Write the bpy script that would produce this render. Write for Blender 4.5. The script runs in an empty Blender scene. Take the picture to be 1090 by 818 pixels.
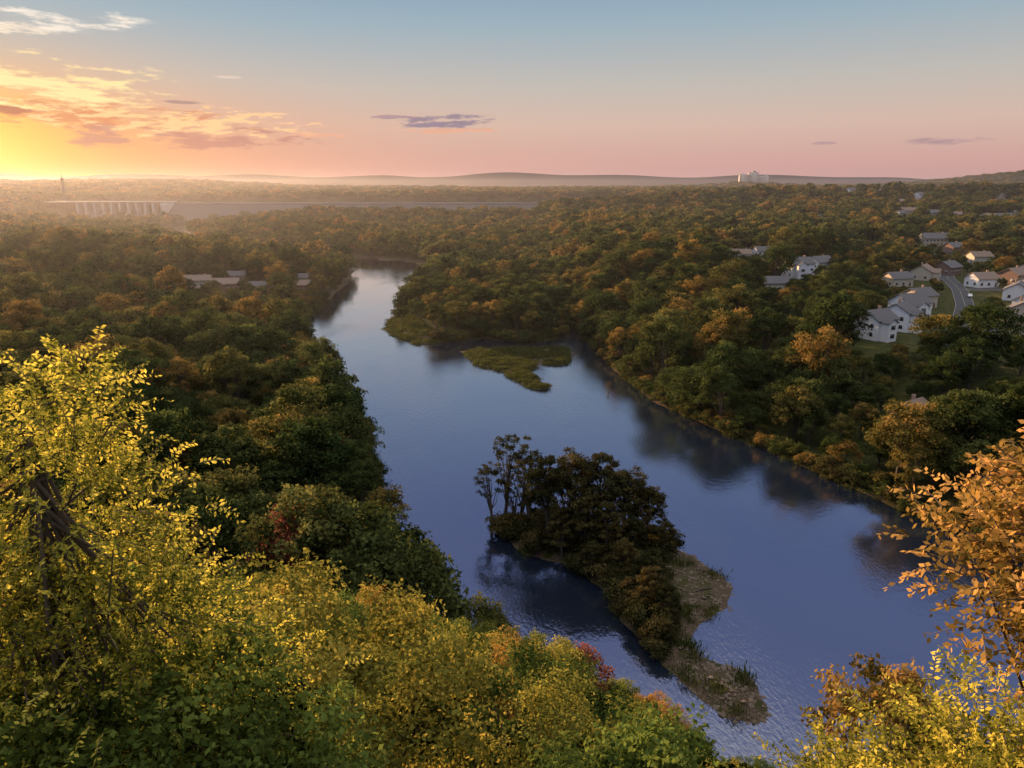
import bpy, math, random
import numpy as np
from mathutils import Vector, Matrix
random.seed(7); rng=np.random.default_rng(7)
scene=bpy.context.scene
def lin(r,g,b):
    f=lambda c:(c/255/12.92) if c/255<=0.04045 else ((c/255+0.055)/1.055)**2.4
    return (f(r),f(g),f(b),1)
SUN_AZ=math.radians(-42); SUN_EL=math.radians(10)

# ------------------------------------------------------------ node helpers
class NT:
    def __init__(s,tree): s.t=tree; s.n=tree.nodes; s.l=tree.links
    def put(s,sock,v):
        if isinstance(v,bpy.types.NodeSocket): s.l.new(v,sock)
        elif v is not None: sock.default_value=v
    def M(s,op,a,b=None,c=None,clamp=False):
        n=s.n.new('ShaderNodeMath'); n.operation=op; n.use_clamp=clamp
        s.put(n.inputs[0],a)
        if b is not None: s.put(n.inputs[1],b)
        if c is not None: s.put(n.inputs[2],c)
        return n.outputs[0]
    def step(s,x,a,b):
        n=s.n.new('ShaderNodeMapRange'); n.interpolation_type='SMOOTHSTEP'
        s.put(n.inputs[0],x); s.put(n.inputs[1],a); s.put(n.inputs[2],b); n.inputs[3].default_value=0; n.inputs[4].default_value=1
        return n.outputs[0]
    def mix(s,f,a,b,blend='MIX'):
        n=s.n.new('ShaderNodeMix'); n.data_type='RGBA'; n.blend_type=blend
        s.put(n.inputs[0],f); s.put(n.inputs[6],a); s.put(n.inputs[7],b)
        return n.outputs[2]
    def noise(s,vec,scale,detail=3,rough=.5):
        n=s.n.new('ShaderNodeTexNoise'); n.inputs['Scale'].default_value=scale; n.inputs['Detail'].default_value=detail; n.inputs['Roughness'].default_value=rough
        if vec is not None: s.l.new(vec,n.inputs['Vector'])
        return n.outputs[0]
    def ramp(s,f,stops,interp='LINEAR'):
        n=s.n.new('ShaderNodeValToRGB'); r=n.color_ramp; r.interpolation=interp
        while len(r.elements)<len(stops): r.elements.new(0.5)
        for e,(p,c) in zip(r.elements,stops): e.position=p
        for e,(p,c) in zip(r.elements,stops): e.color=c if len(c)==4 else (*c,1)
        s.put(n.inputs[0],f); return n.outputs[0]
    def comb(s,x,y,z):
        n=s.n.new('ShaderNodeCombineXYZ'); s.put(n.inputs[0],x); s.put(n.inputs[1],y); s.put(n.inputs[2],z); return n.outputs[0]
def newmat(name):
    m=bpy.data.materials.new(name); m.use_nodes=True; m.node_tree.nodes.clear(); k=NT(m.node_tree)
    out=k.n.new('ShaderNodeOutputMaterial'); return m,k,out
def simple(name,col,rough=.8,var=.25,scale=1.5,metal=0):
    m,k,out=newmat(name)
    p=k.n.new('ShaderNodeBsdfPrincipled'); p.inputs['Roughness'].default_value=rough; p.inputs['Metallic'].default_value=metal
    g=k.n.new('ShaderNodeNewGeometry')
    nz=k.noise(g.outputs['Position'],scale,4)
    a=tuple(c*(1-var) for c in col[:3])+(1,); b=tuple(min(1,c*(1+var)) for c in col[:3])+(1,)
    k.l.new(k.mix(nz,a,b),p.inputs['Base Color']); k.l.new(p.outputs[0],out.inputs[0]); return m

# ------------------------------------------------------------ materials
def leafmat(name,stops,trans=.35,perobj=True,gain=1.1,off=.45):
    m,k,out=newmat(name)
    oi=k.n.new('ShaderNodeObjectInfo'); at=k.n.new('ShaderNodeAttribute'); at.attribute_name='tint'
    t=at.outputs['Fac']
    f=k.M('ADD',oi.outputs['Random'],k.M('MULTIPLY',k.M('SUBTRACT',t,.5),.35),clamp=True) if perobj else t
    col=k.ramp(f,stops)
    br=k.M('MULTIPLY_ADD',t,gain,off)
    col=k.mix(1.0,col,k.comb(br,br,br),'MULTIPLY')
    d=k.n.new('ShaderNodeBsdfDiffuse'); tr=k.n.new('ShaderNodeBsdfTranslucent'); mx=k.n.new('ShaderNodeMixShader')
    k.l.new(col,d.inputs[0]); k.l.new(col,tr.inputs[0]); mx.inputs[0].default_value=trans
    k.l.new(d.outputs[0],mx.inputs[1]); k.l.new(tr.outputs[0],mx.inputs[2]); k.l.new(mx.outputs[0],out.inputs[0]); return m
STD=[(0,(.038,.058,.018)),(.38,(.062,.080,.025)),(.76,(.098,.102,.031)),(.93,(.155,.130,.035)),(1,(.22,.14,.04))]
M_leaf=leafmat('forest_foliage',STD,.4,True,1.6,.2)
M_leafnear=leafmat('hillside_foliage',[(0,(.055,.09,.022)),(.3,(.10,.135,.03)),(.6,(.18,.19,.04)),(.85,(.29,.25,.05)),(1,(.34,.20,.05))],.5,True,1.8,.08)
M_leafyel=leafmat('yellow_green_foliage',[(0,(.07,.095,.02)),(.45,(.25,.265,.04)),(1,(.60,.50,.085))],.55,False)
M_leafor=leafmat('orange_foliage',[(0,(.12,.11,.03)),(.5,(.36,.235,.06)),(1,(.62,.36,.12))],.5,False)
M_leafred=leafmat('red_maple_foliage',[(0,(.12,.06,.03)),(.5,(.20,.075,.045)),(1,(.30,.11,.07))],.4,False)
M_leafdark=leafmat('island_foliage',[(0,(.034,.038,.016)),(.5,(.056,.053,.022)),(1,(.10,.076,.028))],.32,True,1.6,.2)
M_reed=leafmat('reed_blades',[(0,(.06,.08,.02)),(1,(.12,.12,.035))],.3)
M_bark=simple('bark',(.09,.07,.055),.9,.35,3)
M_conc=simple('dam_concrete',(.32,.305,.30),.85,.2,.05)
M_rock=simple('embankment_rock',(.085,.082,.085),.9,.3,.3)
M_gate=simple('gate_steel',(.05,.055,.06),.5,.2,.5)
M_white=simple('white_siding',(.82,.82,.84),.7,.06,.6)
M_cream=simple('cream_siding',(.55,.48,.38),.7,.08,.6)
M_brick=simple('brown_wall',(.25,.16,.12),.85,.2,2)
M_shing=simple('shingle_roof',(.13,.125,.13),.9,.25,2)
M_shing2=simple('brown_shingle_roof',(.24,.175,.14),.9,.25,2)
M_lroof=simple('metal_roof',(.55,.55,.57),.5,.1,1)
M_glass=simple('window_glass',(.03,.04,.055),.12,.3,1)
M_trim=simple('painted_trim',(.7,.68,.64),.6,.05,1)
M_door=simple('door_paint',(.16,.07,.05),.5,.1,2)
M_asph=simple('asphalt',(.055,.055,.06),.9,.2,1.2)
M_curb=simple('kerb_concrete',(.26,.25,.24),.9,.1,2)
M_line=simple('road_paint',(.4,.37,.25),.7,.05,2)

# ------------------------------------------------------------ terrain maths
def sm(x): x=np.clip(x,0,1); return x*x*(3-2*x)
WATER=np.array([(240,-10),(110,40),(62,58),(34,66),(10,79),(-8,91),(-17,104),(-21,123),(-28,143),(-32,165),(-40,193),(-54,231),(-80,286),(-103,361),(-109,432),(-117,528),(-128,600),(-160,650),(-270,735),(-420,900),(-540,1120),(-565,1360),
 (-525,1360),(-490,1120),(-380,930),(-250,800),(-150,716),(-98,682),(-73,645),(-68,520),(-64,438),(-59,361),(-51,330),(-41,316),(-29,314),(-12,322),(4,313),(18,318),(25,338),(30,354),(33,320),(37,270),(45,220),(56,197),(67,175),(74,158),(80,144),(92,119),(135,95),(300,40)],float)
ISLE=np.array([(-2.7,131),(3.4,123),(10.8,117.5),(15,111),(18,99.5),(20.5,93),(23.5,85.5),(26.8,79.7),(30.6,78.2),(33.5,81.3),(32,89),(27.5,92.6),(26.5,97),(29,101),(35,104.5),(37,111.6),(33.4,122),(27.4,127),(17,129.5),(6.5,135),(-1.9,134.5)],float)
MARSH=np.array([(-22,296),(-8,300),(8,303),(23.5,301),(22.5,274),(9,273),(5,262),(13.5,243),(10.5,236),(4,244),(0,254),(-12,272)],float)
MARSH2=np.array([(-61,372),(-60,345),(-51,326),(-41,312),(-32,311),(-28,318),(-40,335),(-52,372)],float)
def sdist(P,poly):
    x,y=P[:,0],P[:,1]; d=np.full(len(x),1e9); ins=np.zeros(len(x),bool)
    for i in range(len(poly)):
        a=poly[i]; b=poly[(i+1)%len(poly)]; e=b-a
        t=np.clip(((x-a[0])*e[0]+(y-a[1])*e[1])/(e@e),0,1)
        d=np.minimum(d,np.hypot(x-a[0]-t*e[0],y-a[1]-t*e[1]))
        c=((a[1]>y)!=(b[1]>y)); 
        with np.errstate(divide='ignore',invalid='ignore'):
            xi=(b[0]-a[0])*(y-a[1])/(b[1]-a[1]+1e-12)+a[0]
        ins^= c&(x<xi)
    return np.where(ins,-d,d)
def wob(x,y,s):
    return (np.sin(x/s+1.3*np.sin(y/s*.7))+np.sin(y/s*1.1+2+1.2*np.sin(x/s*.6))+.5*np.sin((x+y)/s*2.1+1)+.5*np.sin((x-y)/s*2.7+4))/3
def hill(x,y):
    yf=np.interp(x,[-200,-60,10,35,100,200],[130,92,75,61,45,20])
    h=50*(1-y/yf)
    h=np.where(y<4,h+13*sm((4-y)/5),h)
    return np.clip(h,-5,63.2)
def height(P):
    x,y=P[:,0],P[:,1]
    d=sdist(P,WATER); d=d+wob(x,y,5)*.8
    di=-sdist(P,ISLE)+wob(x,y,2.2)*1.0; dm=-np.minimum(sdist(P,MARSH),sdist(P,MARSH2))+wob(x,y,2.5)*2.0+wob(x,y,6)*1.0
    river=np.clip(d*.3,-.6,1.6)
    right=sm((x-30)/45)
    riv_x=np.interp(y,[0,100,200,300,400,700,1000,1400],[60,60,30,0,-10,-90,-240,-540])
    isr=x>riv_x
    land=np.where(isr,1.5+right*15*sm((d-8)/70),1.5+11*sm((d-45)/170)+4*sm((d-10)/60))
    land=land+np.where(isr,26*sm((y-520)/1000)*sm((x-80)/450),0)
    land=land+np.where(~isr,38*sm((-x-820)/300)*sm((y-700)/600),0)
    land=land+wob(x,y,90)*2.2*sm((d-60)/200)
    land=land+15*np.exp(-((y-1270)/90)**2)*sm((x+430)/110)
    far=40+14*sm((y-2000)/1200)+wob(x,y,420)*9
    rid=(0.80+0.14*np.sin(x/1150+1.0)+.12*np.sin(x/430+y/900)+.08*np.sin(x/190+2))
    far=far+130*np.exp(-((y-7200)/1000)**2)*rid+58*np.exp(-((y-4700)/380)**2)*np.clip(.62+.36*np.sin(x/760+4.4)+.15*np.sin(x/210),0,2)
    far=far+80*np.exp(-((x-2220)/480)**2-((y-2850)/700)**2)+17*np.exp(-((x-940)/170)**2-((y-3000)/200)**2)
    far=far+18*sm((-x-850)/400)
    w=sm((y-1380)/160); w=np.where((x>-810)&(x<125)&(y<1462),0,w)
    land=np.where(y>1250,land*(1-w)+far*w,land)
    land=np.where((y>1100)&(y<1462)&(x>-815)&(x<-560),np.minimum(land,4),land)
    lake=sm((x+930)/60)*sm((330-x)/120)*sm((y-1440)/20)*sm((1860-y)/90)
    land=land*(1-lake)+24*lake
    h=np.where(d>0,np.minimum(river,1.6)+np.maximum(land-1.5,0)*sm(d/14),river)
    h=np.where(di>-2,np.maximum(h,np.clip(di*.35,-.6,1.3)),h)
    h=np.where(dm>-3,np.maximum(h,np.clip(dm*.15,-.6,.28)),h)
    h=np.where(y<140,np.maximum(h,np.where(hill(x,y)>0,hill(x,y)*sm((d+2)/5),-9)),h)
    return h,d
def hz(x,y): return float(height(np.array([[x,y]],float))[0][0])

def mesh_from(name,V,F,mats=(),mi=None,tint=None,smooth=False):
    me=bpy.data.meshes.new(name)
    V=np.asarray(V,np.float32); F=np.asarray(F,np.int32)
    me.vertices.add(len(V)); me.vertices.foreach_set('co',V.ravel())
    me.loops.add(F.size); me.loops.foreach_set('vertex_index',F.ravel())
    me.polygons.add(len(F)); me.polygons.foreach_set('loop_start',np.arange(len(F),dtype=np.int32)*F.shape[1])
    for m in mats: me.materials.append(m)
    if mi is not None: me.polygons.foreach_set('material_index',np.asarray(mi,np.int32))
    if tint is not None:
        a=me.attributes.new('tint','FLOAT','FACE'); a.data.foreach_set('value',np.asarray(tint,np.float32))
    me.update(calc_edges=True)
    if smooth: me.polygons.foreach_set('use_smooth',np.ones(len(F),bool))
    me.validate(); return me
def add(name,me,loc=(0,0,0),parent=None,rot=0,scale=None):
    o=bpy.data.objects.new(name,me); o.location=loc; o.rotation_euler=(0,0,rot)
    if scale is not None: o.scale=scale if hasattr(scale,'__len__') else (scale,)*3
    if parent: o.parent=parent
    scene.collection.objects.link(o); return o

def axis(a0,a1,st,lo,hi,g=1.09):
    c=list(np.arange(a0,a1,st)); s=st; v=a1
    while v<hi: c.append(v); s=min(s*g,130); v+=s
    c.append(hi); s=st; v=a0-st
    while v>lo: c.insert(0,v); s=min(s*g,130); v-=s
    c.insert(0,lo); return np.array(c)
ax=axis(-70,110,1.8,-9000,9000); ay=axis(-10,345,1.8,-300,10500,1.05)
X,Y=np.meshgrid(ax,ay); P=np.stack([X.ravel(),Y.ravel()],1)
H,D=height(P)
nx,ny=len(ax),len(ay); I=np.arange(nx*ny).reshape(ny,nx)
F=np.stack([I[:-1,:-1],I[:-1,1:],I[1:,1:],I[1:,:-1]],-1).reshape(-1,4)
m,k,out=newmat('ground_soil')
g=k.n.new('ShaderNodeNewGeometry'); sp=k.n.new('ShaderNodeSeparateXYZ'); k.l.new(g.outputs['Position'],sp.inputs[0])
n1=k.noise(g.outputs['Position'],.35,5,.6); n2=k.noise(g.outputs['Position'],.02,5,.6); n3=k.noise(g.outputs['Position'],3,4,.7)
grav=k.ramp(n3,[(.3,(.045,.034,.025)),(.55,(.125,.092,.065)),(.75,(.23,.175,.125))])
grav=k.mix(k.step(n1,.50,.60),grav,(.055,.055,.022,1))
veg=k.ramp(n1,[(.3,(.03,.032,.012)),(.5,(.06,.065,.022)),(.7,(.11,.09,.04))])
veg=k.mix(k.step(n2,.4,.7),veg,(.045,.055,.02,1))
col=k.mix(k.step(sp.outputs[2],1.0,1.7),grav,veg)
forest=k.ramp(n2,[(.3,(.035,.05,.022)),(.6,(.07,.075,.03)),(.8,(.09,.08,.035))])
forest=k.mix(k.step(sp.outputs[1],3600,4400),forest,(.028,.034,.05,1))  # far ridges turn blue: distance haze put into the ground colour
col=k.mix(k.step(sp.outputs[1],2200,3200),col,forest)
p=k.n.new('ShaderNodeBsdfPrincipled'); p.inputs['Roughness'].default_value=.95; p.inputs['Specular IOR Level'].default_value=.05
k.l.new(col,p.inputs['Base Color']); bp=k.n.new('ShaderNodeBump'); bp.inputs['Distance'].default_value=.25; k.l.new(n3,bp.inputs['Height']); k.l.new(bp.outputs[0],p.inputs['Normal'])
k.l.new(p.outputs[0],out.inputs[0])
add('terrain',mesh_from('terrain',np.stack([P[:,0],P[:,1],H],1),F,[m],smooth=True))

# ------------------------------------------------------------ water
m,k,out=newmat('river_water')
g=k.n.new('ShaderNodeNewGeometry'); pos=g.outputs['Position']
mp=k.n.new('ShaderNodeMapping'); k.l.new(pos,mp.inputs[0]); mp.inputs['Rotation'].default_value=(0,0,math.radians(35)); mp.inputs['Scale'].default_value=(1,.4,1)
big=k.noise(mp.outputs[0],.030,4,.6)
rip=k.noise(mp.outputs[0],2.0,3,.6); rip2=k.noise(pos,.5,3,.6)
amp=k.M('MULTIPLY_ADD',k.step(big,.40,.66),.42,.16)
hgt=k.M('ADD',k.M('MULTIPLY',rip,amp),k.M('MULTIPLY',rip2,k.M('MULTIPLY',amp,.4)))
bp=k.n.new('ShaderNodeBump'); bp.inputs['Strength'].default_value=.5; bp.inputs['Distance'].default_value=.3; k.l.new(hgt,bp.inputs['Height'])
fr=k.n.new('ShaderNodeFresnel'); fr.inputs[0].default_value=1.33; k.l.new(bp.outputs[0],fr.inputs[1])
gl=k.n.new('ShaderNodeBsdfGlossy'); gl.inputs['Roughness'].default_value=.035; gl.inputs['Color'].default_value=(.90,.92,1,1); k.l.new(bp.outputs[0],gl.inputs['Normal'])
df=k.n.new('ShaderNodeBsdfDiffuse'); df.inputs[0].default_value=(.012,.020,.040,1)
mx=k.n.new('ShaderNodeMixShader'); k.l.new(k.M('MULTIPLY_ADD',fr.outputs[0],.92,.38,clamp=True),mx.inputs[0])
k.l.new(df.outputs[0],mx.inputs[1]); k.l.new(gl.outputs[0],mx.inputs[2]); k.l.new(mx.outputs[0],out.inputs[0])
add('river_water',mesh_from('river_water',[(-720,-30,0),(420,-30,0),(420,1364,0),(-720,1364,0)],[(0,1,2,3)],[m]))
add('lake_water',mesh_from('lake_water',[(-950,1457,33.6),(380,1457,33.6),(380,1900,33.6),(-950,1900,33.6)],[(0,1,2,3)],[m]))

# ------------------------------------------------------------ trees
def tube(pts,rad,n=6):
    pts=np.asarray(pts,float); V=[];Fc=[]
    for i,p_ in enumerate(pts):
        t=pts[min(i+1,len(pts)-1)]-pts[max(i-1,0)]; t/=np.linalg.norm(t)+1e-9
        a=np.cross(t,[.3,.9,.1] if abs(t[2])>.5 else [0,0,1]); a/=np.linalg.norm(a)+1e-9; b=np.cross(t,a)
        for j in range(n):
            w=2*math.pi*j/n; V.append(p_+rad[i]*(a*math.cos(w)+b*math.sin(w)))
    for i in range(len(pts)-1):
        for j in range(n): Fc.append((i*n+j,i*n+(j+1)%n,(i+1)*n+(j+1)%n,(i+1)*n+j))
    return V,Fc
def unit(a): return a/(np.linalg.norm(a,axis=-1,keepdims=True)+1e-9)
def leaves(C,L,W,U,S):
    n=len(C); V=np.empty((n,4,3)); V[:,0]=C-U*L; V[:,1]=C+S*W; V[:,2]=C+U*L; V[:,3]=C-S*W
    return V.reshape(-1,3),np.arange(n*4).reshape(-1,4)
class Acc:
    def __init__(s): s.V=[];s.F=[];s.mi=[];s.t=[];s.n=0
    def put(s,V,F,mi,t=None):
        V=np.asarray(V,float).reshape(-1,3); F=np.asarray(F,int); s.V.append(V); s.F.append(F+s.n); s.n+=len(V)
        s.mi.append(np.full(len(F),mi)); s.t.append(np.full(len(F),.5) if t is None else t)
    def mesh(s,name,mats): return mesh_from(name,np.concatenate(s.V),np.concatenate(s.F),mats,np.concatenate(s.mi),np.concatenate(s.t))
def tree_mesh(name,seed,Ht,R,ncl,nlf,leaf,mat,base=.28,clr=(.2,.36),sparse=1.0,lean=0.):
    r=np.random.default_rng(seed); A=Acc()
    lob=[(unit(r.normal(size=3)),r.uniform(.1,.42)) for _ in range(6)]
    u=unit(r.normal(size=(ncl,3))); u[:,2]=np.where(u[:,2]<-.35,-u[:,2],u[:,2])
    m=np.ones(ncl)*.82
    for v,a in lob: m+=a*np.clip(u@v,0,1)**3
    rr=r.uniform(.45,1,ncl)**.6*m*sparse
    cz=Ht*(base+(1-base)*.48); zr=Ht*(1-base)*.47
    C=np.stack([u[:,0]*R*rr,u[:,1]*R*rr,cz+u[:,2]*zr*rr],1); C[:,0]+=lean*C[:,2]
    cr=R*r.uniform(clr[0],clr[1],ncl); C[:,2]=np.minimum(C[:,2],Ht-cr*.6)
    k_=np.repeat(np.arange(ncl),nlf); N=len(k_)
    w=unit(r.normal(size=(N,3))); w[:,2]=np.where(r.random(N)<.6,np.abs(w[:,2]),w[:,2])
    rad=r.uniform(.35,1.08,N)**.55
    bump=1+.28*np.sin(w[:,0]*5+k_)+.22*np.sin(w[:,1]*6+k_*2)
    Pn=C[k_]+w*(cr[k_]*rad*bump)[:,None]*np.array([1,1,.72])
    nor=unit(w*.9+r.normal(size=(N,3))*.75+np.array([0,0,.25]))
    U=unit(np.cross(nor,r.normal(size=(N,3)))); S=np.cross(nor,U)
    L=leaf*r.uniform(.45,1.0,N)[:,None]; V,Fc=leaves(Pn,L*.62,L*.40,U,S)
    tc=r.normal(.5,.19,ncl)[k_]+r.normal(0,.12,N)+(Pn[:,2]-cz)/zr*.16  # light and dark clumps, paler crown tops: shading put into the leaf tint
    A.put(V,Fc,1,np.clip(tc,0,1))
    tr=Ht*.016+.06
    top=np.array([lean*Ht*.75,0,Ht*.75]); tp=[np.array([0,0,-.8]),np.array([r.normal(0,.1),r.normal(0,.1),Ht*.2]),top*.6+r.normal(0,.25,3)*[1,1,0],top]
    V,Fc=tube(tp,[tr*1.35,tr,tr*.7,tr*.2]); A.put(V,Fc,0)
    for i in r.choice(ncl,min(ncl,14),replace=False):
        z0=min(Ht*r.uniform(max(base,.15)*.7,.6),C[i,2]*.9); s=np.array([lean*z0,0,z0]); mid=(s+C[i])/2+np.array([0,0,-.05*Ht])*.5+r.normal(0,.2,3)
        V,Fc=tube([s,mid,C[i]],[tr*.5,tr*.3,tr*.08],5); A.put(V,Fc,0)
    return A.mesh(name,[M_bark,mat])
def spray_tree(name,seed,crown,ground,nsp,mlf,leaf,mat,splen=1.1,trunk=None,limbs=60,wid=.27):
    r=np.random.default_rng(seed); A=Acc(); wts=np.array([c[1][0]*c[1][1]*c[1][2] for c in crown])**.67; wts/=wts.sum()
    ci=r.choice(len(crown),nsp,p=wts); cc=np.array([c[0] for c in crown],float)[ci]; rr=np.array([c[1] for c in crown],float)[ci]
    u=unit(r.normal(size=(nsp,3))); rad=r.uniform(.12,1,nsp)**.5
    gap=np.sin(u[:,0]*6+ci)+np.sin(u[:,1]*7+ci*2)+np.sin(u[:,2]*8+ci)
    rad=np.where(gap>.2,rad,rad*.70)
    An=cc+u*rr*rad[:,None]
    d=unit(u*1.0+r.normal(size=(nsp,3))*.45+np.array([0,0,.45]))
    ln=splen*r.uniform(.55,1.15,nsp)
    t=(np.arange(mlf)+.5)/mlf
    side=unit(np.cross(d,r.normal(size=(nsp,3)))); up=np.cross(side,d)
    sg=np.where(np.arange(mlf)%2==0,1,-1)
    ps=An[:,None]+d[:,None]*(ln[:,None]*t)[:,:,None]+np.array([0,0,-.35])*(ln[:,None]*t**2)[:,:,None]
    ld=unit(d[:,None]*.55+side[:,None]*sg[None,:,None]*.85+np.array([0,0,-.35])+r.normal(size=(nsp,mlf,3))*.35)
    Lf=leaf*r.uniform(.6,1.1,(nsp,mlf))[:,:,None]*(1-.25*t)[None,:,None]
    ctr=ps+ld*Lf*.6
    S=unit(np.cross(ld,up[:,None]+r.normal(size=(nsp,mlf,3))*.6))
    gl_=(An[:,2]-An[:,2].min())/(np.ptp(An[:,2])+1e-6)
    ts=np.clip(r.normal(.36,.17,nsp)[:,None]+r.normal(0,.13,(nsp,mlf))+.25*gl_[:,None]+.12*((An[:,2]-cc[:,2])/rr[:,2])[:,None]+.2*(rad[:,None]-.6),0,1)  # lower and inner sprays darker: crown shade put into the leaf tint
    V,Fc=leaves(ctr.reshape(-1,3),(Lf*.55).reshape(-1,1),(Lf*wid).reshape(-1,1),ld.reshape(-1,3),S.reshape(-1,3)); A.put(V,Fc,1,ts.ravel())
    for i in range(0,nsp,2):
        e=An[i]+d[i]*ln[i]*.85+np.array([0,0,-.3*ln[i]*.7]); V,Fc=tube([An[i],(An[i]+e)/2+[0,0,.03],e],[.012,.009,.004],3); A.put(V,Fc,0)
    tk=[np.array(q,float) for q in trunk]; n=len(tk); rads=np.linspace(.26,.07,n); V,Fc=tube(tk,rads,8); A.put(V,Fc,0)
    for i in r.choice(nsp,limbs,replace=False):
        f=r.uniform(.35,1)*(n-1); a=int(min(f,n-2)); s=tk[a]+(tk[a+1]-tk[a])*(f-a); mid=(s+An[i])/2+r.normal(0,.2,3)+[0,0,-.2]
        V,Fc=tube([s,mid,An[i]],[.06,.035,.012],5); A.put(V,Fc,0)
    return A.mesh(name,[M_bark,mat])

def coll(name,meshes):
    c=bpy.data.collections.new(name)
    for i,me in enumerate(meshes): c.objects.link(bpy.data.objects.new(me.name,me))
    return c
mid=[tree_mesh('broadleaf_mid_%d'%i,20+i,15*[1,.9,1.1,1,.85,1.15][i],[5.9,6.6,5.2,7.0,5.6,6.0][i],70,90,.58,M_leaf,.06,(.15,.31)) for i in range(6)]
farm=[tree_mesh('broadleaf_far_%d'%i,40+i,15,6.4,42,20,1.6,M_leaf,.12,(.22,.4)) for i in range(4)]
C_mid=coll('forest_trees',mid); C_far=coll('distant_forest_trees',farm)
def instancer(name,pts,rot,scl,idx,c):
    n=len(pts); me=bpy.data.meshes.new(name); me.vertices.add(n); me.vertices.foreach_set('co',np.asarray(pts,np.float32).ravel())
    for nm,ty,v,key in(('rot','FLOAT_VECTOR',rot,'vector'),('scl','FLOAT_VECTOR',scl,'vector'),('idx','INT',idx,'value')):
        a=me.attributes.new(nm,ty,'POINT'); a.data.foreach_set(key,np.asarray(v,np.int32 if ty=='INT' else np.float32).ravel())
    o=add(name,me); ng=bpy.data.node_groups.new(name,'GeometryNodeTree')
    ng.interface.new_socket('Geometry',in_out='INPUT',socket_type='NodeSocketGeometry'); ng.interface.new_socket('Geometry',in_out='OUTPUT',socket_type='NodeSocketGeometry')
    N=ng.nodes; Lk=ng.links; gi=N.new('NodeGroupInput'); go=N.new('NodeGroupOutput'); ip=N.new('GeometryNodeInstanceOnPoints')
    ci=N.new('GeometryNodeCollectionInfo'); ci.inputs[0].default_value=c; ci.inputs[1].default_value=True; ci.inputs[2].default_value=True
    def na(nm,ty):
        q=N.new('GeometryNodeInputNamedAttribute'); q.data_type=ty; q.inputs[0].default_value=nm; return q.outputs[0]
    Lk.new(gi.outputs[0],ip.inputs['Points']); Lk.new(ci.outputs[0],ip.inputs['Instance']); ip.inputs['Pick Instance'].default_value=True
    Lk.new(na('idx','INT'),ip.inputs['Instance Index']); Lk.new(na('rot','FLOAT_VECTOR'),ip.inputs['Rotation']); Lk.new(na('scl','FLOAT_VECTOR'),ip.inputs['Scale'])
    Lk.new(ip.outputs[0],go.inputs[0]); md=o.modifiers.new('instances','NODES'); md.node_group=ng; return o

HOUSES=[ # x,y,w,l,h,rot,wall,roof,wing
 (121,243,10,9,6.2,.5,'w','s',1),(136,257,10,9,6.4,.8,'w','s',1),(151,279,11,10,6.2,.3,'w','s',1),(169,306,11,9,5.0,.4,'c','s',0),
 (127,356,16,9,4.0,.1,'c','s',0),(157,408,13,10,7.5,.2,'w','s',1),(175,424,13,10,6.5,.5,'w','s',0),(148,486,13,9,6,-.1,'w','t',1),(172,512,13,9,6,.2,'w','s',0),
 (190,272,12,11,4.2,.9,'c','s',1),(208,294,12,10,4.0,.6,'w','t',1),(222,324,13,10,4.2,.9,'w','s',0),(244,348,13,10,4.2,.5,'c','t',1),(258,381,13,10,4.5,.5,'b','t',0),(220,398,13,10,4.5,.9,'c','t',1),(248,424,13,10,4.2,.6,'b','s',0),
 (178,246,12,10,4.0,.9,'c','s',0),(102,181,9,7,3.6,.6,'b','t',0),(285,410,13,10,4.2,.6,'w','t',0),(232,366,12,9,4,.2,'w','t',0),(300,480,13,9,5,.1,'c','t',0),
 (236,306,12,9,4,.8,'b','t',0),(264,330,12,10,4.2,.7,'w','s',0),(278,372,13,10,4.2,.4,'c','t',0),(192,370,12,9,4,.3,'c','s',0),(316,438,14,10,4.5,.5,'c','s',0),
 (360,640,26,14,6,.1,'c','s',0),(330,560,14,10,5,.4,'b','s',0),(390,560,14,10,5,.3,'c','t',0),(350,500,14,10,5,.3,'w','s',0),
 (-190,446,17,9,4.2,.2,'c','t',0),(-169,438,15,9,4.6,.15,'b','t',1),(-150,444,14,8,4.2,.1,'b','s',0),(-132,462,13,8,4.2,.2,'b','t',0),(-140,494,13,8,4.6,.2,'c','s',0),(-176,476,14,8,4.6,.1,'b','s',0)]
for i in range(32):
    yy=rng.uniform(900,2100); xx=yy*rng.uniform(.40,.70); HOUSES.append((xx,yy,rng.uniform(12,22),rng.uniform(9,13),rng.uniform(5,8),rng.uniform(-.5,.9),random.choice('wccb'),random.choice('sstt'),0))
HOUSES.append((1180,2050,66,25,13,.05,'w','l',0))
ROADS=[[(135,224),(145,240),(165,268),(190,308),(215,355),(235,400),(262,450)],[(140,214),(156,240),(178,262),(205,278),(240,300)],[(140,370),(150,395),(152,440),(156,478),(160,530)],[(215,355),(260,350),(330,380)]]
CLEAR=[(146,192,12,12)]

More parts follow.
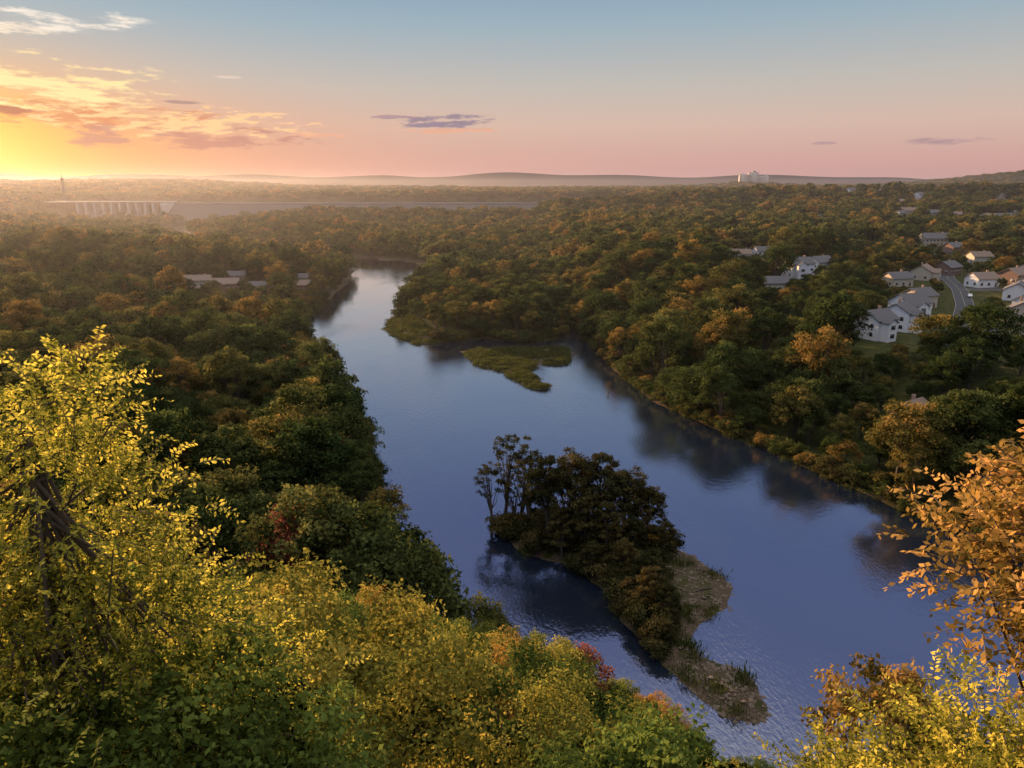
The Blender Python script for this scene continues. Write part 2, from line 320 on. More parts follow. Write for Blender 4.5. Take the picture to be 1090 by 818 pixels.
def place(x0,x1,y0,y1,sp,seed):
    r=np.random.default_rng(seed); gx=np.arange(x0,x1,sp); gy=np.arange(y0,y1,sp); a,b=np.meshgrid(gx,gy)
    a=a+((np.arange(len(gy))%2)*sp/2)[:,None]
    P=np.stack([a.ravel(),b.ravel()],1)+r.uniform(-.42,.42,(a.size,2))*sp
    P=P[np.abs(P[:,0])<.80*P[:,1]+50]; h,d=height(P); ok=(d>.8)
    ok&=hill(P[:,0],P[:,1])<1.0
    ok&=~((P[:,0]>-830)&(P[:,0]<200)&(P[:,1]>1350)&(P[:,1]<1470))
    ok&=~((h<34.5)&(P[:,1]>1440))
    ok&=~((P[:,0]>-860)&(P[:,0]<-420)&(P[:,1]>1080)&(P[:,1]<1440)&(r.random(len(P))<.8))
    sc=.68+.68*r.random(len(P))**1.5
    for (hx,hy,w,l,*_) in HOUSES:
        q=P-np.array([hx,hy]); rad=max(w,l)*.56+2.5; ok&=np.hypot(q[:,0],q[:,1])>rad
        c=np.array([-hx,-hy])/math.hypot(hx,hy); al=q@c; pe=np.abs(q[:,0]*c[1]-q[:,1]*c[0]); f=hy/400
        if hy<200: continue
        if hy<700:
            ok&=~((al>0)&(al<rad+10+14*f)&(pe<rad*.65)); sc=np.where((al>0)&(al<50+75*f)&(pe<rad*.8),np.minimum(sc,.58),sc)
        else:
            ok&=~((al>0)&(al<rad+28)&(pe<rad*.6)); sc=np.where((al>0)&(al<130)&(pe<rad*.7),np.minimum(sc,.6),sc)
    for j,rd in enumerate(ROADS):
        for a_,b_ in zip(rd[:-1],rd[1:]):
            a_=np.array(a_,float);b_=np.array(b_,float);e=b_-a_;t=np.clip(((P-a_)@e)/(e@e),0,1); dd=np.linalg.norm(P-a_-t[:,None]*e,axis=1); ok&=dd>(9 if j<2 else 7.5)
    for (cx,cy,ra,rb) in CLEAR: ok&=((P[:,0]-cx)/ra)**2+((P[:,1]-cy)/rb)**2>1
    town=(P[:,0]>.42*P[:,1])&(P[:,1]>215)&(P[:,1]<600)&(P[:,0]>110)
    ok&=~(town&(r.random(len(P))<.10)); sc=np.where(town,sc*.68,sc)
    pen=(P[:,0]>-70)&(P[:,0]<32)&(P[:,1]>300)&(P[:,1]<640); ok&=~(pen&(P[:,0]<-40)&(P[:,1]<352)); ok&=~(pen&(P[:,1]<321)); sc=np.where(pen,sc*.85,sc)
    h,d,P,sc=h[ok],d[ok],P[ok],sc[ok]; sc=np.where(d<6,sc*.8,sc)
    return P,h,d,sc,r
def forest(name,args,c,nproto,wide=1.):
    P,h,d,sc,r=place(*args); n=len(P)
    instancer(name,np.stack([P[:,0],P[:,1],h-.2],1),np.stack([np.zeros(n),np.zeros(n),r.uniform(0,6.28,n)],1),np.stack([sc*wide,sc*wide,sc*r.uniform(.85,1.15,n)],1),r.integers(0,nproto,n),c); return n
n1=forest('forest',(-460,480,60,520,8.4,1),C_mid,6)
n2=forest('distant_forest',(-1250,1250,520,1500,11,2),C_far,4)
n3=forest('far_ridge_forest',(-2800,2800,1500,3500,24,3),C_far,4,2.1)
print('trees',n1,n2,n3)

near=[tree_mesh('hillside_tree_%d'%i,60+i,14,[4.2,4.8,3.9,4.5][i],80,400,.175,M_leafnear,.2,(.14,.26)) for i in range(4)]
r=np.random.default_rng(5); cnt=0
for gy in np.arange(15,88,6.6):
    for gx in np.arange(-75,70,7.0):
        x=gx+r.uniform(-2.6,2.6); y=gy+r.uniform(-2.6,2.6)
        if abs(x)>.8*y+12: continue
        hh,dd=height(np.array([[x,y]])); z=float(hh[0])
        if dd[0]<1 or hill(np.array([x]),np.array([y]))[0]<.3: continue
        b=x/y; rt=np.interp(b,[-.8,-.4,-.05,.03,.109,.2,.289,.368,.6],[.46,.57,.62,.655,.70,.75,.80,.86,.90])
        Ht=min(65-rt*y-r.uniform(0,4.5)-z,r.uniform(13,19))
        if Ht<4.5: continue
        s=Ht/14; add('hickory_tree' if cnt%3 else 'oak_tree',near[r.integers(0,4)],(x,y,z-.3),rot=r.uniform(0,6.28),scale=(s*1.1,s*1.1,s)); cnt+=1
print('hillside',cnt)
red=tree_mesh('maple_crown',77,13,5.0,90,150,.36,M_leafred,.2)
add('maple_tree',red,(-31,98,hz(-31,98)),rot=1,scale=1.45)
red2=tree_mesh('sumac_crown',78,5,2.2,40,120,.22,M_leafred,.1)
add('sumac_tree',red2,(5.8,56,65-.70*56-5*1.2),rot=1,scale=1.2)
# island trees
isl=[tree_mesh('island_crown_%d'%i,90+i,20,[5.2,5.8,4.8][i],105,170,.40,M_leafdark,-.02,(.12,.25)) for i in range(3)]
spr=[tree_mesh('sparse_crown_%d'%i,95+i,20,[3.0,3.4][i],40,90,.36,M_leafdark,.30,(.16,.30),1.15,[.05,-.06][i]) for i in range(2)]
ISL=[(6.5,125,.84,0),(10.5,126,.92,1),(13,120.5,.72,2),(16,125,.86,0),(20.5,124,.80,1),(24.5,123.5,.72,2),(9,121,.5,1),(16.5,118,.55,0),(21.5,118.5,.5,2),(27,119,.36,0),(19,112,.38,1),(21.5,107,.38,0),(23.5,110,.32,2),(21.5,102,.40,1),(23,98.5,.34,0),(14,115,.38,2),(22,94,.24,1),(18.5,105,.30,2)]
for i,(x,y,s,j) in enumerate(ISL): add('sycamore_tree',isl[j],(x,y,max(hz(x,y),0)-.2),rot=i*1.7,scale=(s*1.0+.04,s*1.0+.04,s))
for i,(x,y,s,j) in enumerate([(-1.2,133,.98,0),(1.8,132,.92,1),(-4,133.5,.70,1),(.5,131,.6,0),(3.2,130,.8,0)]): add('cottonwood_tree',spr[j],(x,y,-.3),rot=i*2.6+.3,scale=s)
# foreground crowns
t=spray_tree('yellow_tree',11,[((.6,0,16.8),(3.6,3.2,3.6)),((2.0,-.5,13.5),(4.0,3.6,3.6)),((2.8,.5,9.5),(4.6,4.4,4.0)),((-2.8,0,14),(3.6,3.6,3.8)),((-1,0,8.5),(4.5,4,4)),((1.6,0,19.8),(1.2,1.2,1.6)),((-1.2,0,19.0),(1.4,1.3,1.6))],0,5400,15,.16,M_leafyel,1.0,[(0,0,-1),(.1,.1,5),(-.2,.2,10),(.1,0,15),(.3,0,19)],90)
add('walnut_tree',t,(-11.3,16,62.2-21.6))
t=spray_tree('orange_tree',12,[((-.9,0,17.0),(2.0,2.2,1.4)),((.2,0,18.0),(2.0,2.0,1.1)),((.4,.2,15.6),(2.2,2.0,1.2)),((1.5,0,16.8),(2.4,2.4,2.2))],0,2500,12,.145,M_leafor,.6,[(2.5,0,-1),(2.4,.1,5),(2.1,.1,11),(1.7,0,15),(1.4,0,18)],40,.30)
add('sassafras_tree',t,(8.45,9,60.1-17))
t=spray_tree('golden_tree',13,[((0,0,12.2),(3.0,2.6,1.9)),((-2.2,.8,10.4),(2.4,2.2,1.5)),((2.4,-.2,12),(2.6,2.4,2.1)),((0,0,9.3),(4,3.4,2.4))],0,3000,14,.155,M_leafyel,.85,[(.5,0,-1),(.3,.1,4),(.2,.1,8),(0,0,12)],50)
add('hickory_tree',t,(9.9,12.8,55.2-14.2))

# reeds
def reedmesh(name,seed,n,h,rad):
    r=np.random.default_rng(seed); c=np.stack([r.normal(0,rad,n),r.normal(0,rad,n),np.zeros(n)],1); H_=h*r.uniform(.5,1,n)
    U=unit(np.stack([r.normal(0,.3,n),r.normal(0,.3,n),np.ones(n)],1)); S=unit(np.cross(U,r.normal(size=(n,3))))
    V,Fc=leaves(c+U*H_[:,None]/2,H_[:,None]/2,np.full((n,1),.06),U,S); return mesh_from(name,V,Fc,[M_reed],tint=r.random(n))
C_reed=coll('reed_tufts',[reedmesh('reed_tuft_%d'%i,i,90,[.9,1.4,.6][i],.75) for i in range(3)])
def fillpoly(poly,n,seed,zmin,zmax,thr=-.35):
    r=np.random.default_rng(seed); lo=poly.min(0)-2;hi=poly.max(0)+2; P=r.uniform(lo,hi,(n,2)); P=P[sdist(P,poly)<1.8]; h,_=height(P); q=wob(P[:,0],P[:,1],3)+r.normal(0,.3,len(P)); k=(h>zmin)&(h<zmax)&(q>thr); return P[k],h[k]
pp=[];hh=[]
for pl,n,sd,th in((MARSH,5600,1,-.1),(MARSH2,2800,2,-.2),(ISLE,900,3,.25)):
    a,b=fillpoly(pl,n,sd,.03,2.5,th); pp.append(a);hh.append(b)
r=np.random.default_rng(31); Pq=r.uniform([-130,60],[110,440],(30000,2)); hq,dq=height(Pq); kk=(dq>-.1)&(dq<1.5)&(hill(Pq[:,0],Pq[:,1])<.5); pp.append(Pq[kk]); hh.append(hq[kk])
pp=np.concatenate(pp);hh=np.concatenate(hh);n=len(pp)
instancer('reeds',np.column_stack([pp,hh-.05]),np.column_stack([np.zeros(n),np.zeros(n),r.uniform(0,6.28,n)]),np.repeat(r.uniform(.6,1.4,n)[:,None],3,1),r.integers(0,3,n),C_reed)
bush=[tree_mesh('bush_%d'%i,120+i,3.2,2.2,26,60,.34,M_leafdark if i==2 else M_leaf,.0,(.25,.45)) for i in range(3)]
C_bush=coll('bank_bushes',bush)
r=np.random.default_rng(32); Pq=r.uniform([-130,75],[110,440],(34000,2)); hq,dq=height(Pq); kk=(dq>.2)&(dq<4.5)&(hill(Pq[:,0],Pq[:,1])<.5)&~((Pq[:,0]<-35)&(Pq[:,0]>-68)&(Pq[:,1]>300)&(Pq[:,1]<380)); Pq=Pq[kk];hq=hq[kk]; ib=r.integers(0,3,len(Pq))
Pi=r.uniform([-4,77],[38,136],(2600,2)); di=sdist(Pi,ISLE); lim=np.interp(Pi[:,1],[77,92,100,110,118,126,136],[18,22.5,24,24.5,26,32,33]); kk=(di<.2)&(Pi[:,0]<lim)&(r.random(len(Pi))<.28); Pq=np.concatenate([Pq,Pi[kk]]); hq=np.concatenate([hq,np.maximum(height(Pi[kk])[0],0)]); ib=np.concatenate([ib,np.full(kk.sum(),2)]); n=len(Pq)
instancer('bank_undergrowth',np.column_stack([Pq,hq-.2]),np.column_stack([np.zeros(n),np.zeros(n),r.uniform(0,6.28,n)]),np.repeat(r.uniform(.5,1.3,n)[:,None],3,1),ib,C_bush)
def rockmesh(seed):
    r=np.random.default_rng(seed); import bmesh; b=bmesh.new(); bmesh.ops.create_icosphere(b,subdivisions=2,radius=.5)
    ph=r.uniform(0,6,3)
    for v in b.verts:
        f=1+.2*math.sin(v.co.x*7+ph[0])+.18*math.sin(v.co.y*8+ph[1])+.15*math.sin(v.co.z*9+ph[2]); v.co*=f; v.co.z*=.5
    me=bpy.data.meshes.new('stone_%d'%seed); b.to_mesh(me); b.free(); me.materials.append(M_stone); return me
M_stone=simple('river_stone',(.15,.115,.085),.9,.4,2)
C_rock=coll('river_stones',[rockmesh(i) for i in range(3)])
Pi=r.uniform([18,76],[38,124],(4200,2)); di=sdist(Pi,ISLE); kk=(di<.3)&(Pi[:,0]>np.interp(Pi[:,1],[77,92,100,110,124],[20,23,25,26,28])); Pi=Pi[kk]; n=len(Pi)
instancer('gravel_bar_stones',np.column_stack([Pi,np.maximum(height(Pi)[0],-.1)-.03]),r.uniform(0,6.28,(n,3))*[.05,.05,1],np.repeat((.1+.75*r.random(n)**4)[:,None],3,1),r.integers(0,3,n),C_rock)
for i,(x,y,a) in enumerate([(31,108,.4),(30,86,1.2),(33.5,115,2.2)]):
    V,Fc=tube([(-1.8,0,.12),(0,.15,.3),(1.6,0,.2),(2.6,.3,.5)],[.16,.14,.09,.03]); V2,F2=tube([(.4,.1,.25),(1.0,.9,.7)],[.07,.02]); A=Acc();A.put(V,Fc,0);A.put(V2,F2,0)
    add('driftwood_log',A.mesh('driftwood_log',[M_bark]),(x,y,hz(x,y)),rot=a)

# ------------------------------------------------------------ buildings
def boxes(name,bl,mat):
    V=[];Fc=[]
    for (x0,x1,y0,y1,z0,z1) in bl:
        o=len(V); V+=[(x0,y0,z0),(x1,y0,z0),(x1,y1,z0),(x0,y1,z0),(x0,y0,z1),(x1,y0,z1),(x1,y1,z1),(x0,y1,z1)]
        Fc+=[(o,o+3,o+2,o+1),(o+4,o+5,o+6,o+7),(o,o+1,o+5,o+4),(o+1,o+2,o+6,o+5),(o+2,o+3,o+7,o+6),(o+3,o,o+4,o+7)]
    return mesh_from(name,V,Fc,[mat])
def pydata(name,V,Fc,mat):
    me=bpy.data.meshes.new(name); me.from_pydata([tuple(v) for v in V],[],Fc); me.materials.append(mat); me.update(); return me
def gable(w,l,h,rise,z0=-3,cx=0,cy=0,alongx=True):
    a,b=(w/2,l/2)
    if alongx: V=[(-a,-b,z0),(a,-b,z0),(a,b,z0),(-a,b,z0),(-a,-b,h),(a,-b,h),(a,b,h),(-a,b,h),(-a,0,h+rise),(a,0,h+rise)]; F_=[(0,1,5,4),(2,3,7,6),(1,2,6,9,5),(3,0,4,8,7),(4,5,9,8),(6,7,8,9)]
    else: V=[(-a,-b,z0),(a,-b,z0),(a,b,z0),(-a,b,z0),(-a,-b,h),(a,-b,h),(a,b,h),(-a,b,h),(0,-b,h+rise),(0,b,h+rise)]; F_=[(1,2,6,5),(3,0,4,7),(0,1,5,8,4),(2,3,7,9,6),(5,6,9,8),(7,4,8,9)]
    return [(x+cx,y+cy,z) for x,y,z in V],F_
def roof(w,l,h,rise,cx=0,cy=0,alongx=True,t=.22,ov=.5):
    half=(l if alongx else w)/2; ln=(w if alongx else l)/2+ov; sl=rise/half; e=half+ov; z_e=h-sl*ov+.04; zt=h+rise+.04
    V=[]
    for s in(-1,1):
        for (q,z) in((-e,z_e),(0,zt),(e,z_e),(e,z_e+t),(0,zt+t),(-e,z_e+t)):
            V.append((s*ln+cx,q+cy,z) if alongx else (q+cx,s*ln+cy,z))
    F_=[(0,1,2,3,4,5),(11,10,9,8,7,6)]+[(i,(i+1)%6,(i+1)%6+6,i+6) for i in range(6)]
    return V,F_
WM={'w':M_white,'c':M_cream,'b':M_brick}; RM={'s':M_shing,'t':M_shing2,'l':M_lroof}
def house(x,y,w,l,h,rot,wm,rm,wing):
    nm={'w':'white_house','c':'cream_house','b':'brown_house'}[wm]
    e=bpy.data.objects.new(nm,None); e.location=(x,y,hz(x,y)+.3); e.rotation_euler=(0,0,rot); scene.collection.objects.link(e)
    rise=l*.30; V,F_=gable(w,l,h,rise); R_,RF=roof(w,l,h,rise)
    if wing:
        ww=w*.42; V2,F2=gable(ww,l*.5,h*.92,ww*.32,cx=-w*.2,cy=-l*.62,alongx=False); o=len(V); V=V+V2; F_=F_+[tuple(i+o for i in f) for f in F2]
        R2,RF2=roof(ww,l*.5,h*.92,ww*.32,cx=-w*.2,cy=-l*.62,alongx=False,ov=.35); o=len(R_); R_=R_+R2; RF=RF+[tuple(i+o for i in f) for f in RF2]
    add('walls',pydata('walls',V,F_,WM[wm]),parent=e); add('roof',pydata('roof',R_,RF,RM[rm]),parent=e)
    win=[];trim=[]; st=max(1,int(h/2.8)); nw=max(2,int(w/3.2))
    for s in range(st):
        z=.9+s*2.8
        for i in range(nw):
            cx=-w/2+(i+.5)*w/nw
            for sy in(-1,1):
                yy=sy*(l/2); 
                if wing and sy<0 and cx<.05*w: continue
                if s==0 and i==nw-1 and sy<0: continue
                win.append((cx-.6,cx+.6,min(yy,yy+sy*.05),max(yy,yy+sy*.05),z,z+1.3)); trim.append((cx-.75,cx+.75,min(yy,yy+sy*.03),max(yy,yy+sy*.03),z-.15,z+1.45))
        for sx in(-1,1):
            for q in(-.25,.25):
                xx=sx*w/2; cy=q*l; win.append((min(xx,xx+sx*.05),max(xx,xx+sx*.05),cy-.55,cy+.55,z,z+1.3)); trim.append((min(xx,xx+sx*.03),max(xx,xx+sx*.03),cy-.7,cy+.7,z-.15,z+1.45))
        if wing:
            yy=-l*.87; cx=-w*.2; win.append((cx-1.,cx+1.,yy-.05,yy,z,z+1.35)); trim.append((cx-1.15,cx+1.15,yy-.03,yy,z-.15,z+1.5))
    add('windows',boxes('windows',win,M_glass),parent=e); add('window_trim',boxes('window_trim',trim,M_trim),parent=e)
    dx=w/2-w/nw*.5; add('door',boxes('door',[(dx-.5,dx+.5,-l/2-.06,-l/2,0,2.1)],M_door),parent=e)
    add('chimney',boxes('chimney',[(w*.28,w*.28+.8,l*.12,l*.12+.8,h*.8,h+rise+.9)],M_brick),parent=e)
for h_ in HOUSES: house(*h_)

e=bpy.data.objects.new('hotel_building',None); hx,hy=945,3000; e.location=(hx,hy,hz(hx,hy)+6); e.scale=(1.05,1.05,1.15); scene.collection.objects.link(e)
M_stonew=simple('hotel_stone',(.46,.43,.41),.85,.1,.1)
add('walls',boxes('walls',[(-54,-20,-9,9,-22,30),(-20,14,-11,11,-22,36),(14,52,-9,9,-22,28),(-50,-40,-12,-9,-22,34),(38,48,-12,-9,-22,32),(-10,4,-14,-11,-22,40)],M_stonew),parent=e)
wn=[]
for zz in range(0,34,4):
    for xx in range(-52,50,4):
        top=28 if xx<-20 else (34 if xx<12 else 26)
        if zz+2<top:
            yf=-11 if -20<=xx<12 else -9
            if -52<xx<=-38 or 35<=xx<=48 or -11<=xx<=4: continue
            wn.append((xx,xx+2,yf-.15,yf,zz,zz+2.2))
add('windows',boxes('windows',wn,M_glass),parent=e)
add('parapet',boxes('parapet',[(-54.5,-20.5,-9.5,9.5,30,31.5),(-20.5,14.5,-10.9,11.5,36,37.5),(14.6,52.5,-9.5,9.5,28,29.5),(-4,6,-4,4,37.5,43)],M_shing),parent=e)

# dam
e=bpy.data.objects.new('concrete_dam',None); scene.collection.objects.link(e)
def prism(name,x0,x1,prof,mat):
    n=len(prof); V=[(x0,y,z) for y,z in prof]+[(x1,y,z) for y,z in prof]; F_=[tuple(range(n)),tuple(range(2*n-1,n-1,-1))]+[(i,i+n,(i+1)%n+n,(i+1)%n) for i in range(n)]
    return pydata(name,V,F_,mat)
add('spillway',prism('spillway',-812,-655,[(1400,-4),(1405,2),(1440,22),(1446,24),(1456,24),(1456,-4)],M_conc),parent=e)
pb=[(-812+i*15.7,-812+i*15.7+4.2,1416,1457,-2,37) for i in range(11)]
add('piers',boxes('piers',[(a,min(b,-652),c,d,zz,z1) for a,b,c,d,zz,z1 in pb],M_conc),parent=e)
add('gates',boxes('gates',[(-812+i*15.7+4.2,-812+(i+1)*15.7,1444,1446,24.1,33.8) for i in range(10)],M_gate),parent=e)
add('crest_bridge',boxes('crest_bridge',[(-870,-640,1416,1456.5,37.1,39.4)],M_conc),parent=e)
add('abutment_wall',boxes('abutment_wall',[(-652,-640,1410,1457,-4,37)],M_conc),parent=e)
e=bpy.data.objects.new('embankment_dam',None); scene.collection.objects.link(e)
add('rock_slope',prism('rock_slope',-640,190,[(1372,-2),(1444,34.5),(1456,34.5),(1456,-2)],M_rock),parent=e)
add('parapet_wall',boxes('parapet_wall',[(-640,190,1443,1444.5,34.5,37.0)],M_conc),parent=e)
def mast(x,y,h):
    z=hz(x,y); A=Acc()
    for sx,sy in((-1,-1),(1,-1),(1,1),(-1,1)):
        V,Fc=tube([(sx*2.6,sy*2.6,0),(sx*.9,sy*.9,h)],[.7,.6],5);A.put(V,Fc,0)
    for i in range(10):
        z0=h*i/10;z1=h*(i+1)/10;w0=2.6-1.7*i/10;w1=2.6-1.7*(i+1)/10
        for (a,b),(c,d) in(((-1,-1),(1,-1)),((1,-1),(1,1)),((1,1),(-1,1)),((-1,1),(-1,-1))):
            V,Fc=tube([(a*w0,b*w0,z0),(c*w1,d*w1,z1)],[.3,.3],4);A.put(V,Fc,0)
    V,Fc=tube([(0,0,h),(0,0,h+7)],[.7,.4],5);A.put(V,Fc,0); V,Fc=tube([(0,0,h-4),(0,0,h-3.9),(0,0,h-.1),(0,0,h)],[.1,2.6,2.6,.1],10);A.put(V,Fc,0)
    add('radio_tower',A.mesh('radio_tower',[M_gate]),(x,y,z))
mast(-868,1480,max(30,82-hz(-868,1480)))

# streets
def road(pts,w=6.5):
    pts=np.array(pts,float); s=np.concatenate([[0],np.cumsum(np.linalg.norm(np.diff(pts,axis=0),axis=1))]); q=np.arange(0,s[-1],3.); px=np.interp(q,s,pts[:,0]);py=np.interp(q,s,pts[:,1])
    for _ in range(6):
        px[1:-1]=(px[:-2]+px[1:-1]*2+px[2:])/4; py[1:-1]=(py[:-2]+py[1:-1]*2+py[2:])/4
    t=np.stack([np.gradient(px),np.gradient(py)],1); t/=np.linalg.norm(t,axis=1)[:,None]; nn=np.stack([-t[:,1],t[:,0]],1); c=np.stack([px,py],1)
    hc=np.max([height(c+nn*o)[0] for o in(-w/2,0,w/2)],axis=0)+.12
    def strip(a,b,z0,z1=None):
        V=np.concatenate([np.column_stack([c+nn*a,hc+z0]),np.column_stack([c+nn*b,hc+(z0 if z1 is None else z1)])]); n=len(c); return V,[(i+n,i,i+1,i+n+1) for i in range(n-1)]
    e=bpy.data.objects.new('street',None); scene.collection.objects.link(e)
    V,F_=strip(-w/2,w/2,0); add('road_surface',mesh_from('road_surface',V,F_,[M_asph]),parent=e)
    V,F_=strip(-.06,.06,.01); add('centre_line',mesh_from('centre_line',V,F_,[M_line]),parent=e)
    A=Acc()
    for s_ in(-1,1):
        a,b=s_*w/2,s_*(w/2+.2)
        V,F_=strip(a,b,.13);A.put(V,F_,0); V,F_=strip(a,a,-.1,.13);A.put(V,F_,0); V,F_=strip(b,b,.13,-1);A.put(V,F_,0)
    add('kerbs',A.mesh('kerbs',[M_curb]),parent=e)
for rd in ROADS: road(rd)

# parked cars on the streets
def carmesh(col,i):
    m_=simple('car_paint_%d'%i,col,.35,.05,1); prof=[(-2.2,.35),(-2.25,.8),(-1.9,.95),(-1.4,1.0),(-.9,1.42),(.5,1.45),(1.1,1.0),(2.0,.88),(2.25,.6),(2.2,.35)]
    n=len(prof); V=[];
    for w_ in(-.85,.85):
        for x_,z_ in prof: V.append((x_,w_*(.82 if z_>1.1 else 1),z_))
    F_=[tuple(range(n)),tuple(range(2*n-1,n-1,-1))]+[(i,(i+1)%n,(i+1)%n+n,i+n) for i in range(n)]
    return pydata('body',V,F_,m_)
M_tyre=simple('tyre_rubber',(.02,.02,.02),.9,.1,3)
for i,(x,y,a,c) in enumerate([(152.5,244,1.0,(.5,.5,.52)),(176,280,.95,(.08,.1,.16)),(187,262,.55,(.4,.05,.04)),(205,330,1.05,(.7,.7,.7)),(148,380,1.1,(.1,.1,.1))]):
    e=bpy.data.objects.new('parked_car',None); e.location=(x,y,hz(x,y)+.25); e.rotation_euler=(0,0,a); scene.collection.objects.link(e)
    add('body',carmesh(c,i),parent=e); add('side_windows',boxes('side_windows',[(-.8,.5,-.80,-.76,1.02,1.32),(-.8,.5,.76,.80,1.02,1.32)],M_glass),parent=e)
    A=Acc()
    for wx in(-1.35,1.4):
        for wy in(-.9,.7): V,Fc=tube([(wx,wy,.33),(wx,wy+.01,.33),(wx,wy+.19,.33),(wx,wy+.2,.33)],[.02,.33,.33,.02],12);A.put(V,Fc,0)
    add('wheels',A.mesh('wheels',[M_tyre]),parent=e)

# wading angler, mid river
bm=bpy.data.meshes.new('angler'); V=[(0,0,.95),(0,0,1.2),(0,0,1.45),(0,0,1.58),(0,0,1.74),(.12,0,.9),(.15,.03,.5),(.16,0,0),(-.12,0,.9),(-.15,-.03,.5),(-.16,0,0),(.2,0,1.42),(.3,-.12,1.18),(.2,-.38,1.2),(-.2,0,1.42),(-.3,-.12,1.18),(-.12,-.38,1.25)]
bm.from_pydata(V,[(0,1),(1,2),(2,3),(3,4),(0,5),(5,6),(6,7),(0,8),(8,9),(9,10),(2,11),(11,12),(12,13),(2,14),(14,15),(15,16)],[])
o=add('wading_angler',bm,(31,230,-.55)); md=o.modifiers.new('skin','SKIN'); R=[.17,.17,.17,.07,.12,.1,.08,.07,.1,.08,.07,.07,.05,.045,.07,.05,.045]
for i,sv in enumerate(bm.skin_vertices[0].data): sv.radius=(R[i],R[i])
bm.skin_vertices[0].data[0].use_root=True
ss=o.modifiers.new('sub','SUBSURF'); ss.levels=1; ss.render_levels=1; bm.materials.append(M_gate)
V,Fc=tube([(-.12,-.38,1.25),(-.2,-1.4,2.1),(-.25,-2.6,2.7)],[.02,.012,.006],5); add('fishing_rod',mesh_from('fishing_rod',V,Fc,[M_bark]),parent=o)

# ------------------------------------------------------------ haze (evening air lying in the valley)
m,k,out=newmat('evening_haze'); vs=k.n.new('ShaderNodeVolumeScatter'); vs.inputs['Color'].default_value=(.86,.86,1.0,1); vs.inputs['Density'].default_value=.000075; vs.inputs['Anisotropy'].default_value=.6
k.l.new(vs.outputs[0],out.inputs['Volume'])
add('haze',boxes('haze',[(-6000,6000,150,4500,-20,105)],m))

# ------------------------------------------------------------ world
w=bpy.data.worlds.new('World'); scene.world=w; w.use_nodes=True; w.node_tree.nodes.clear(); k=NT(w.node_tree)
out=k.n.new('ShaderNodeOutputWorld'); tc=k.n.new('ShaderNodeTexCoord'); sp=k.n.new('ShaderNodeSeparateXYZ'); k.l.new(tc.outputs['Generated'],sp.inputs[0])
x,y,z=sp.outputs
az=k.M('MULTIPLY',k.M('ARCTAN2',x,y),57.2958); el=k.M('MULTIPLY',k.M('ARCSINE',z),57.2958)
base=k.ramp(k.M('MAXIMUM',z,0),[(0,lin(188,146,150)),(.03,lin(206,160,154)),(.075,lin(212,182,168)),(.12,lin(194,186,178)),(.19,lin(156,176,188)),(.26,lin(128,155,184)),(.42,lin(102,121,170)),(.58,lin(120,132,176)),(.8,(1.15,1.1,1.05)),(1,(1.3,1.25,1.2))])  # upper sky, out of view, made extra bright to light the treetops
ga=math.radians(-36); ge=math.radians(2.0)
dx=k.M('SUBTRACT',az,math.degrees(ga)); dy=k.M('SUBTRACT',el,math.degrees(ge))
def gauss(sx,sy):
    q=k.M('ADD',k.M('POWER',k.M('ABSOLUTE',k.M('DIVIDE',dx,sx)),2),k.M('POWER',k.M('ABSOLUTE',k.M('DIVIDE',dy,sy)),2)); return k.M('EXPONENT',k.M('MULTIPLY',q,-1))
c=k.mix(k.M('MULTIPLY',gauss(23,4.0),.78,clamp=True),base,lin(228,146,98))
c=k.mix(k.M('MULTIPLY',gauss(10.5,4.8),.95,clamp=True),c,lin(250,172,72))
c=k.mix(k.M('MULTIPLY',gauss(5,3.0),.95,clamp=True),c,lin(255,220,96))
def nzv(sa,se,off,tilt=0.,dt=7,ro=.62): return k.noise(k.comb(k.M('MULTIPLY',az,sa),k.M('ADD',k.M('MULTIPLY',el,se),k.M('MULTIPLY',az,tilt)),off),1.0,dt,ro)
nz=nzv(.30,1.5,0.); nz2=nzv(.22,1.1,3.,.05); nz3=nzv(.5,2.8,7.,-.1)
def cloud(c,a,e,wd,ht,col,alpha,nzs=nz,kk=2.6,edge=(.25,.8)):
    q=k.M('ADD',k.M('POWER',k.M('ABSOLUTE',k.M('DIVIDE',k.M('SUBTRACT',az,a),wd)),2),k.M('POWER',k.M('ABSOLUTE',k.M('DIVIDE',k.M('SUBTRACT',el,e),ht)),2))
    v=k.M('ADD',k.M('SUBTRACT',1,q),k.M('MULTIPLY',k.M('SUBTRACT',nzs,.5),kk*2.6))
    mk=k.M('MULTIPLY',k.step(v,*edge),alpha); mk=k.M('MULTIPLY',mk,k.step(q,2.4,.7)); return k.mix(mk,c,col)
c=cloud(c,-31,5.9,8.0,1.8,lin(255,228,165),.97,nz2,4.0,(.3,1.5))
c=cloud(c,-29.5,4.4,8.5,.95,lin(212,128,90),.8,nz,3.4,(.2,1.3))
c=cloud(c,-23,4.2,8.5,1.0,lin(252,206,148),.88,nz3,4.0,(.3,1.3))
c=cloud(c,-22,3.2,8.5,.85,lin(186,124,116),.8,nz,3.4,(.2,1.3))
c=cloud(c,-29,9.9,6.5,.7,lin(244,232,218),.95,nz2,3.8,(.6,2.0))
c=cloud(c,-31.5,9.2,5,.35,lin(250,232,208),.85,nz,3,(.4,1.5))
c=cloud(c,-4.9,4.55,3.8,.6,lin(142,124,144),.95,nz3,2.2,(.0,.9))
c=cloud(c,-4.6,4.0,4.4,.25,lin(230,170,142),.85,nz3,2)
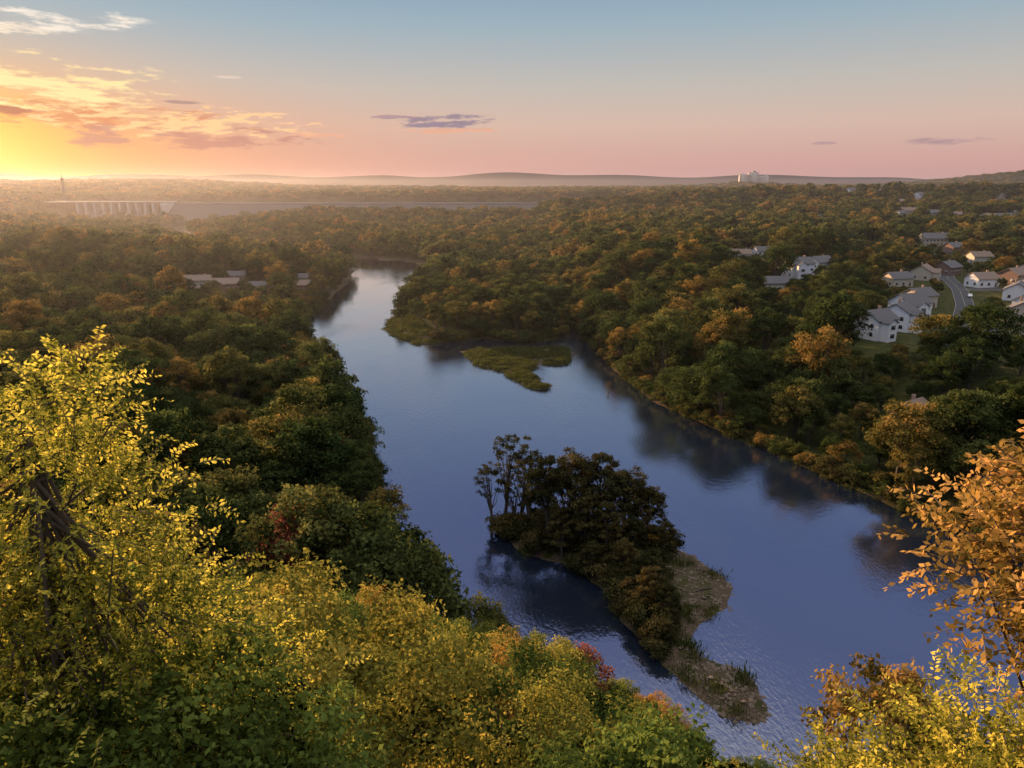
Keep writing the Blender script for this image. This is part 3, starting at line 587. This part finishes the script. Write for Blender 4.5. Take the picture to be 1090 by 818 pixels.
c=cloud(c,-8.5,4.9,1.8,.18,lin(166,134,146),.8,nz3,2)
c=cloud(c,29.2,2.9,3.2,.3,lin(156,130,144),.75,nz,1.5,(.2,1.2))
c=cloud(c,21.8,2.9,1.2,.16,lin(165,138,146),.6,nz,1.)
c=cloud(c,-22.8,5.5,1.6,.16,lin(165,130,128),.8,nz,1.)
c=cloud(c,-32.8,4.6,1.6,.3,lin(170,92,75),.9,nz,1.5)
c=cloud(c,-19.6,7.2,1.1,.14,lin(225,205,190),.7,nz,1.)
c=cloud(c,-14,3.6,3,.2,lin(235,170,138),.6,nz3,2)
c=k.mix(k.step(z,-.002,-.03),c,lin(95,75,70))
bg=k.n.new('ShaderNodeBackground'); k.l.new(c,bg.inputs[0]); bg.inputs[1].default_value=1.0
sk=k.n.new('ShaderNodeTexSky'); sk.sky_type='NISHITA'; sk.sun_disc=False; sk.sun_elevation=SUN_EL; sk.sun_rotation=SUN_AZ; bg2=k.n.new('ShaderNodeBackground'); k.l.new(sk.outputs[0],bg2.inputs[0]); bg2.inputs[1].default_value=.003
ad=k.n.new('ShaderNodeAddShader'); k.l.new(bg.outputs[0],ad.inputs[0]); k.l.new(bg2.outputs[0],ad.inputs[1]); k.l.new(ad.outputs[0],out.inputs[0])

sun=bpy.data.lights.new('sun','SUN'); sun.energy=10.0; sun.color=(1,.60,.30); sun.angle=math.radians(.5)
so=bpy.data.objects.new('sun',sun); scene.collection.objects.link(so)
dirv=Vector((math.sin(SUN_AZ)*math.cos(SUN_EL),math.cos(SUN_AZ)*math.cos(SUN_EL),math.sin(SUN_EL)))
so.rotation_euler=dirv.to_track_quat('Z','Y').to_euler(); so.location=(-100,100,200)

cam=bpy.data.cameras.new('camera'); cam.lens=26; cam.sensor_width=36; cam.clip_end=30000; cam.clip_start=.1
co=bpy.data.objects.new('camera',cam); co.location=(0,0,65); co.rotation_euler=(math.radians(75.1),0,0); scene.collection.objects.link(co); scene.camera=co
scene.view_settings.view_transform='Standard'; scene.view_settings.look='None'; scene.view_settings.exposure=0
